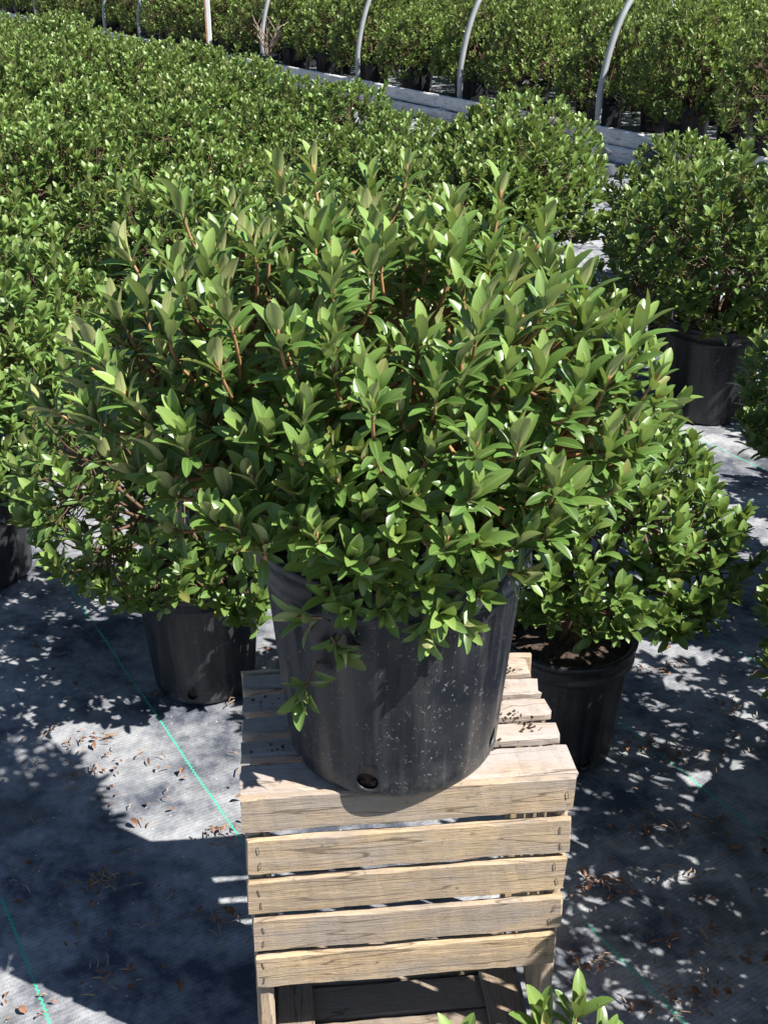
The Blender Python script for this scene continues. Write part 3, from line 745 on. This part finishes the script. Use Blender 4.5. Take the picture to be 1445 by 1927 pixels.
for i, (px, py) in enumerate([(1128, 240), (868, 190), (677, 153), (523, 117), (305, 72), (228, 60), (97, 35), (5, 20)]):
    g = ground_pt(px, py, .2)
    t = g.dot(LD); p = LN * (U0 + .07) + LD * t
    # keep the pixel column exact while staying on the board line
    o = link('hoop_pipe', hoop_me, M['pipe'], None, (p.x, p.y, 0), (0, 0, R(rp.uniform(-2, 2))))
    tag(o, 'curved pale metal hoop pipe, %s' % ('rightmost of those rising from the boards' if i == 0 else ORDR[i] + ' from the right along the boards'), 'hoop', 'bent hoop pipes along the edging boards')
# a second frame farther off on the right
for i, (px, py) in enumerate([(1312, 14), (1338, 10)]):
    p = at_y(px, py, 15.5 + i); 
    o = link('hoop_pipe', hoop_me, M['pipe'], None, (p.x, p.y, 0), (0, 0, R(5)))
    tag(o, 'distant hoop pipe showing at the top edge, %s of two at right' % ('left' if i == 0 else 'right'), 'hoop', 'bent hoop pipes of the farther frame')

# ------------------------------------------------------------------ straight post
po = ground_pt(394, 108, .15)
post = thing('post', (po.x, po.y, 0), 'straight upright post with a rusty left face beside the curved pipes', 'post')
def boxm(x0, x1, y0, y1, z0, z1, bev=.004):
    bm = bmesh.new(); bmesh.ops.create_cube(bm, size=1)
    bm.transform(Matrix.Translation(((x0 + x1) / 2, (y0 + y1) / 2, (z0 + z1) / 2)) @ Matrix.Diagonal((x1 - x0, y1 - y0, z1 - z0, 1)))
    bmesh.ops.bevel(bm, geom=bm.edges[:], offset=bev, segments=2, affect='EDGES'); return from_bm(bm, 'box')
link('timber', boxm(-.020, .0, -.035, .035, 0, 2.3), M['rust'], post)
link('painted_strip', boxm(.001, .05, -.03, .03, 0, 2.32), M['pvc'], post)

# ------------------------------------------------------------------ irrigation pipes in the aisle
def pipe_between(a, b, r, mat, label, name='irrigation_pipe', seg=12):
    bm = bmesh.new(); c = (a + b) / 2
    tube(bm, [a - c, (a - c) * .5 + Vector((0, 0, .003)), Vector((0, 0, 0)), (b - c) * .5, b - c], [r] * 5, seg, True)
    o = link(name, from_bm(bm, name, True), mat, None, c); return tag(o, label, 'pipe')
pipe_between(ground_pt(805, 318, .05), ground_pt(880, 345, .05), .055, M['pvc'], 'white pipe lying in the aisle in front of the boards')
pipe_between(ground_pt(1050, 336, .03), ground_pt(1180, 375, .03), .035, M['pvc'], 'pale pipe on the ground below the heap of grey stones')
pipe_between(ground_pt(1085, 385, .02), ground_pt(1150, 432, .02), .03, M['pvc'], 'nearer pale pipe crossing the aisle gap at right')
# ------------------------------------------------------------------ stones
rs = random.Random(4); c0 = ground_pt(1130, 322, .05)
whr = ['at the left end', 'at the right end', 'in the middle', 'on top', 'at the front', 'at the back']
for i in range(16):
    bm = bmesh.new(); s = rs.uniform(.055, .105)
    for k in range(15):
        d = Vector((rs.gauss(0, 1), rs.gauss(0, 1), rs.gauss(0, 1))).normalized() * rs.uniform(.8, 1.1)
        bm.verts.new((d.x * s, d.y * s * .85, d.z * s * .65))
    h_ = bmesh.ops.convex_hull(bm, input=bm.verts)
    bmesh.ops.delete(bm, geom=[v for v in bm.verts if not v.link_faces], context='VERTS')
    bmesh.ops.bevel(bm, geom=bm.edges[:], offset=s * .07, segments=1, affect='EDGES')
    o = link('stone', from_bm(bm, 'stone'), M['stone'], None, c0 + Vector((rs.uniform(-.38, .55), rs.uniform(-.3, .35), s * .4 + (rs.uniform(0.03, .12) if i > 9 else 0))), (rs.uniform(-.4, .4), rs.uniform(-.4, .4), rs.uniform(0, 6)))
    tag(o, 'angular grey stone in the heap on the aisle before the edging boards', 'stone', 'grey stones heaped in the aisle')
# ------------------------------------------------------------------ dead shrub skeleton
rd = random.Random(9); g = ground_pt(520, 125, .2); g.z = 0
bm = bmesh.new()
for i in range(9):
    t = i * 2.4; q = Vector((math.cos(t) * rd.uniform(.08, .3), math.sin(t) * rd.uniform(.05, .2), rd.uniform(.5, .85)))
    pts = bez(Vector((0, 0, .2)), Vector((q.x * .2, q.y * .2, .45)), q, 5); tube(bm, pts, [.012, .010, .008, .007, .006, .004], 5)
    for k in (2, 3, 4):
        e = pts[k] + Vector((rd.uniform(-.15, .15), rd.uniform(-.1, .1), rd.uniform(.05, .2))); tube(bm, [pts[k], pts[k].lerp(e, .5), e], [.006, .005, .003], 4)
ds = thing('dead_shrub', (g.x - .12, g.y + .25, 0), 'leafless dead shrub with pinkish twigs beside the fourth hoop from the right', 'dead shrub')
link('branches', from_bm(bm, 'branches', True), mat_bark('dead_bark', (.34, .25, .20), (.25, .19, .15)), ds)
b = link('pot', far_body, M['pot_bg'], ds); link('rim', far_rim, M['pot_bg'], b)
# plastic plant tags on stakes
for i, (px, py, Y, lb) in enumerate([(617, 263, 7.0, 'white plastic plant tag among the middle shrubs'), (366, 92, 13.4, 'white plastic plant tag left of the straight post')]):
    p = at_y(px, py, Y)
    bm = bmesh.new(); bmesh.ops.create_cube(bm, size=1); bm.transform(Matrix.Translation((0, 0, 0)) @ Matrix.Diagonal((.035, .003, .09, 1)))
    tube(bm, [Vector((0, 0, -.04)), Vector((0, 0, -p.z + .01))], [.004, .004], 5, True)
    tag(link('plant_tag', from_bm(bm, 'plant_tag'), M['tag'], None, p, (R(-15), 0, .2)), lb, 'plant tag')

# ------------------------------------------------------------------ litter: dry leaves, bark shreds and twigs (uncountable)
rl = random.Random(15); bml = bmesh.new(); bmt = bmesh.new()
def dry_leaf(bm, p, s, tilt=.5):
    n = 4; W = s * rl.uniform(.16, .34); cur = rl.uniform(.15, .8)
    Mx = Matrix.Translation(p) @ Matrix.Rotation(rl.uniform(0, 6.28), 4, 'Z') @ Matrix.Rotation(rl.uniform(-tilt, tilt), 4, 'X') @ Matrix.Rotation(rl.uniform(-tilt, tilt), 4, 'Y')
    rows_ = []
    for i in range(n + 1):
        t = i / n; wd = W * math.sin(math.pi * min(.98, max(.02, t))) ** .8; z = cur * s * .5 * math.sin(math.pi * t) * .6
        rows_.append([bm.verts.new(Mx @ Vector((-wd, (t - .5) * s, z + wd * cur))), bm.verts.new(Mx @ Vector((0, (t - .5) * s, z))), bm.verts.new(Mx @ Vector((wd, (t - .5) * s, z + wd * cur)))])
    for a, b_ in zip(rows_, rows_[1:]):
        for k in range(2): bm.faces.new((a[k], a[k + 1], b_[k + 1], b_[k]))
def twig(bm, p, s):
    a = rl.uniform(0, 6.28); d = Vector((math.cos(a), math.sin(a), rl.uniform(-.05, .15))) * s
    m_ = p + d * .5 + Vector((rl.uniform(-.2, .2) * s, rl.uniform(-.2, .2) * s, .15 * s))
    tube(bm, [p, m_, p + d], [.0016, .0013, .0008], 4, True)
CL = [(175, 1395, 40, 15), (175, 1460, 40, 16), (225, 1440, 35, 12), (300, 1305, 30, 10), (440, 1310, 20, 14), (415, 1565, 22, 14), (70, 1390, 60, 8), (190, 1665, 40, 30), (420, 1730, 35, 30), (210, 1840, 35, 24), (110, 1690, 60, 10), (400, 1590, 50, 10),
      (1240, 1260, 30, 20), (1210, 1410, 35, 30), (1290, 1430, 45, 36), (1350, 1340, 50, 26), (1400, 1390, 60, 26), (1190, 1470, 40, 14), (1210, 1560, 50, 24), (1300, 1550, 60, 30), (1120, 1660, 30, 20), (1420, 1600, 40, 16), (1340, 1860, 50, 26),
      (1290, 1760, 60, 20), (1110, 1820, 30, 16), (1250, 1900, 60, 30), (1410, 1800, 40, 14), (1400, 1250, 60, 16), (1080, 1690, 20, 4), (50, 1900, 60, 14), (150, 1120, 70, 18), (100, 1240, 80, 18), (1350, 1130, 80, 20), (1400, 1050, 40, 10), (730, 1560, 150, 16), (600, 1700, 120, 16),
      (330, 1500, 200, 34), (250, 1350, 200, 26), (1250, 1650, 180, 50), (1300, 1200, 120, 30), (200, 1700, 250, 50), (500, 1180, 100, 30)]
for px, py, sp_, n in CL:
    for i in range(int(n * .8)):
        g = ground_pt(px + rl.gauss(0, sp_ * .8), py + rl.gauss(0, sp_ * .34), 0)
        if abs(g.x - CX) < .25 and abs(g.y - CY) < .17: continue
        g.z = .003 + rl.uniform(0, .004)
        if rl.random() < .45: dry_leaf(bml, g, rl.uniform(.008, .022))
        else: twig(bmt, g, rl.uniform(.010, .032))
for i in range(420):
    y = rl.uniform(1.0, 9.0); x = rl.uniform(-.45, .45) * y
    if abs(x - CX) < .25 and abs(y - CY) < .17: continue
    dry_leaf(bml, Vector((x, y, .004)), rl.uniform(.006, .016))
tag(link('leaf_litter', from_bm(bml, 'leaf_litter'), M['litter']), 'curled brown dry leaves scattered over the grey ground cloth', 'dry leaves', kind='stuff')
tag(link('twig_litter', from_bm(bmt, 'twig_litter'), M['litter2']), 'thin dry twigs and bark shreds scattered over the grey ground cloth', 'twigs', kind='stuff')
# crumbs of potting mix on the crate top and one red-brown leaf at the pot's foot
bmc = bmesh.new(); rk = random.Random(2)
CR = Matrix.Translation((CX, CY, 0)) @ Matrix.Rotation(YAW, 4, 'Z')
for cx_, cy_, n, sd in ((.175, .105, 26, .012), (.155, .045, 8, .02), (.17, -.02, 24, .016), (.185, -.045, 12, .008), (.12, -.075, 26, .02), (-.19, .06, 8, .015), (-.18, -.05, 8, .015)):
    for i in range(n):
        lx = cx_ + rk.gauss(0, sd); ly = cy_ + rk.gauss(0, sd * .6)
        if abs(lx) > .215: continue
        chunk(bmc, CR @ Vector((lx, ly, CT + .0025)), rk.uniform(.0012, .0035), rk, 0)
tag(link('soil_crumbs', from_bm(bmc, 'soil_crumbs'), M['soil']), 'dark crumbs of potting mix spilled on the crate top', 'crumbs', kind='stuff')
bm = bmesh.new(); rl.seed(3); dry_leaf(bm, Vector((0, 0, .006)), .022, .9)
tag(link('dry_leaf', from_bm(bm, 'dry_leaf'), mat_plain('red_leaf', (.34, .10, .06), .7), None, (at_y(845, 1478, 1.166).x, 1.170, CT + .004)), 'small reddish dry leaf at the foot of the large pot', 'leaf')
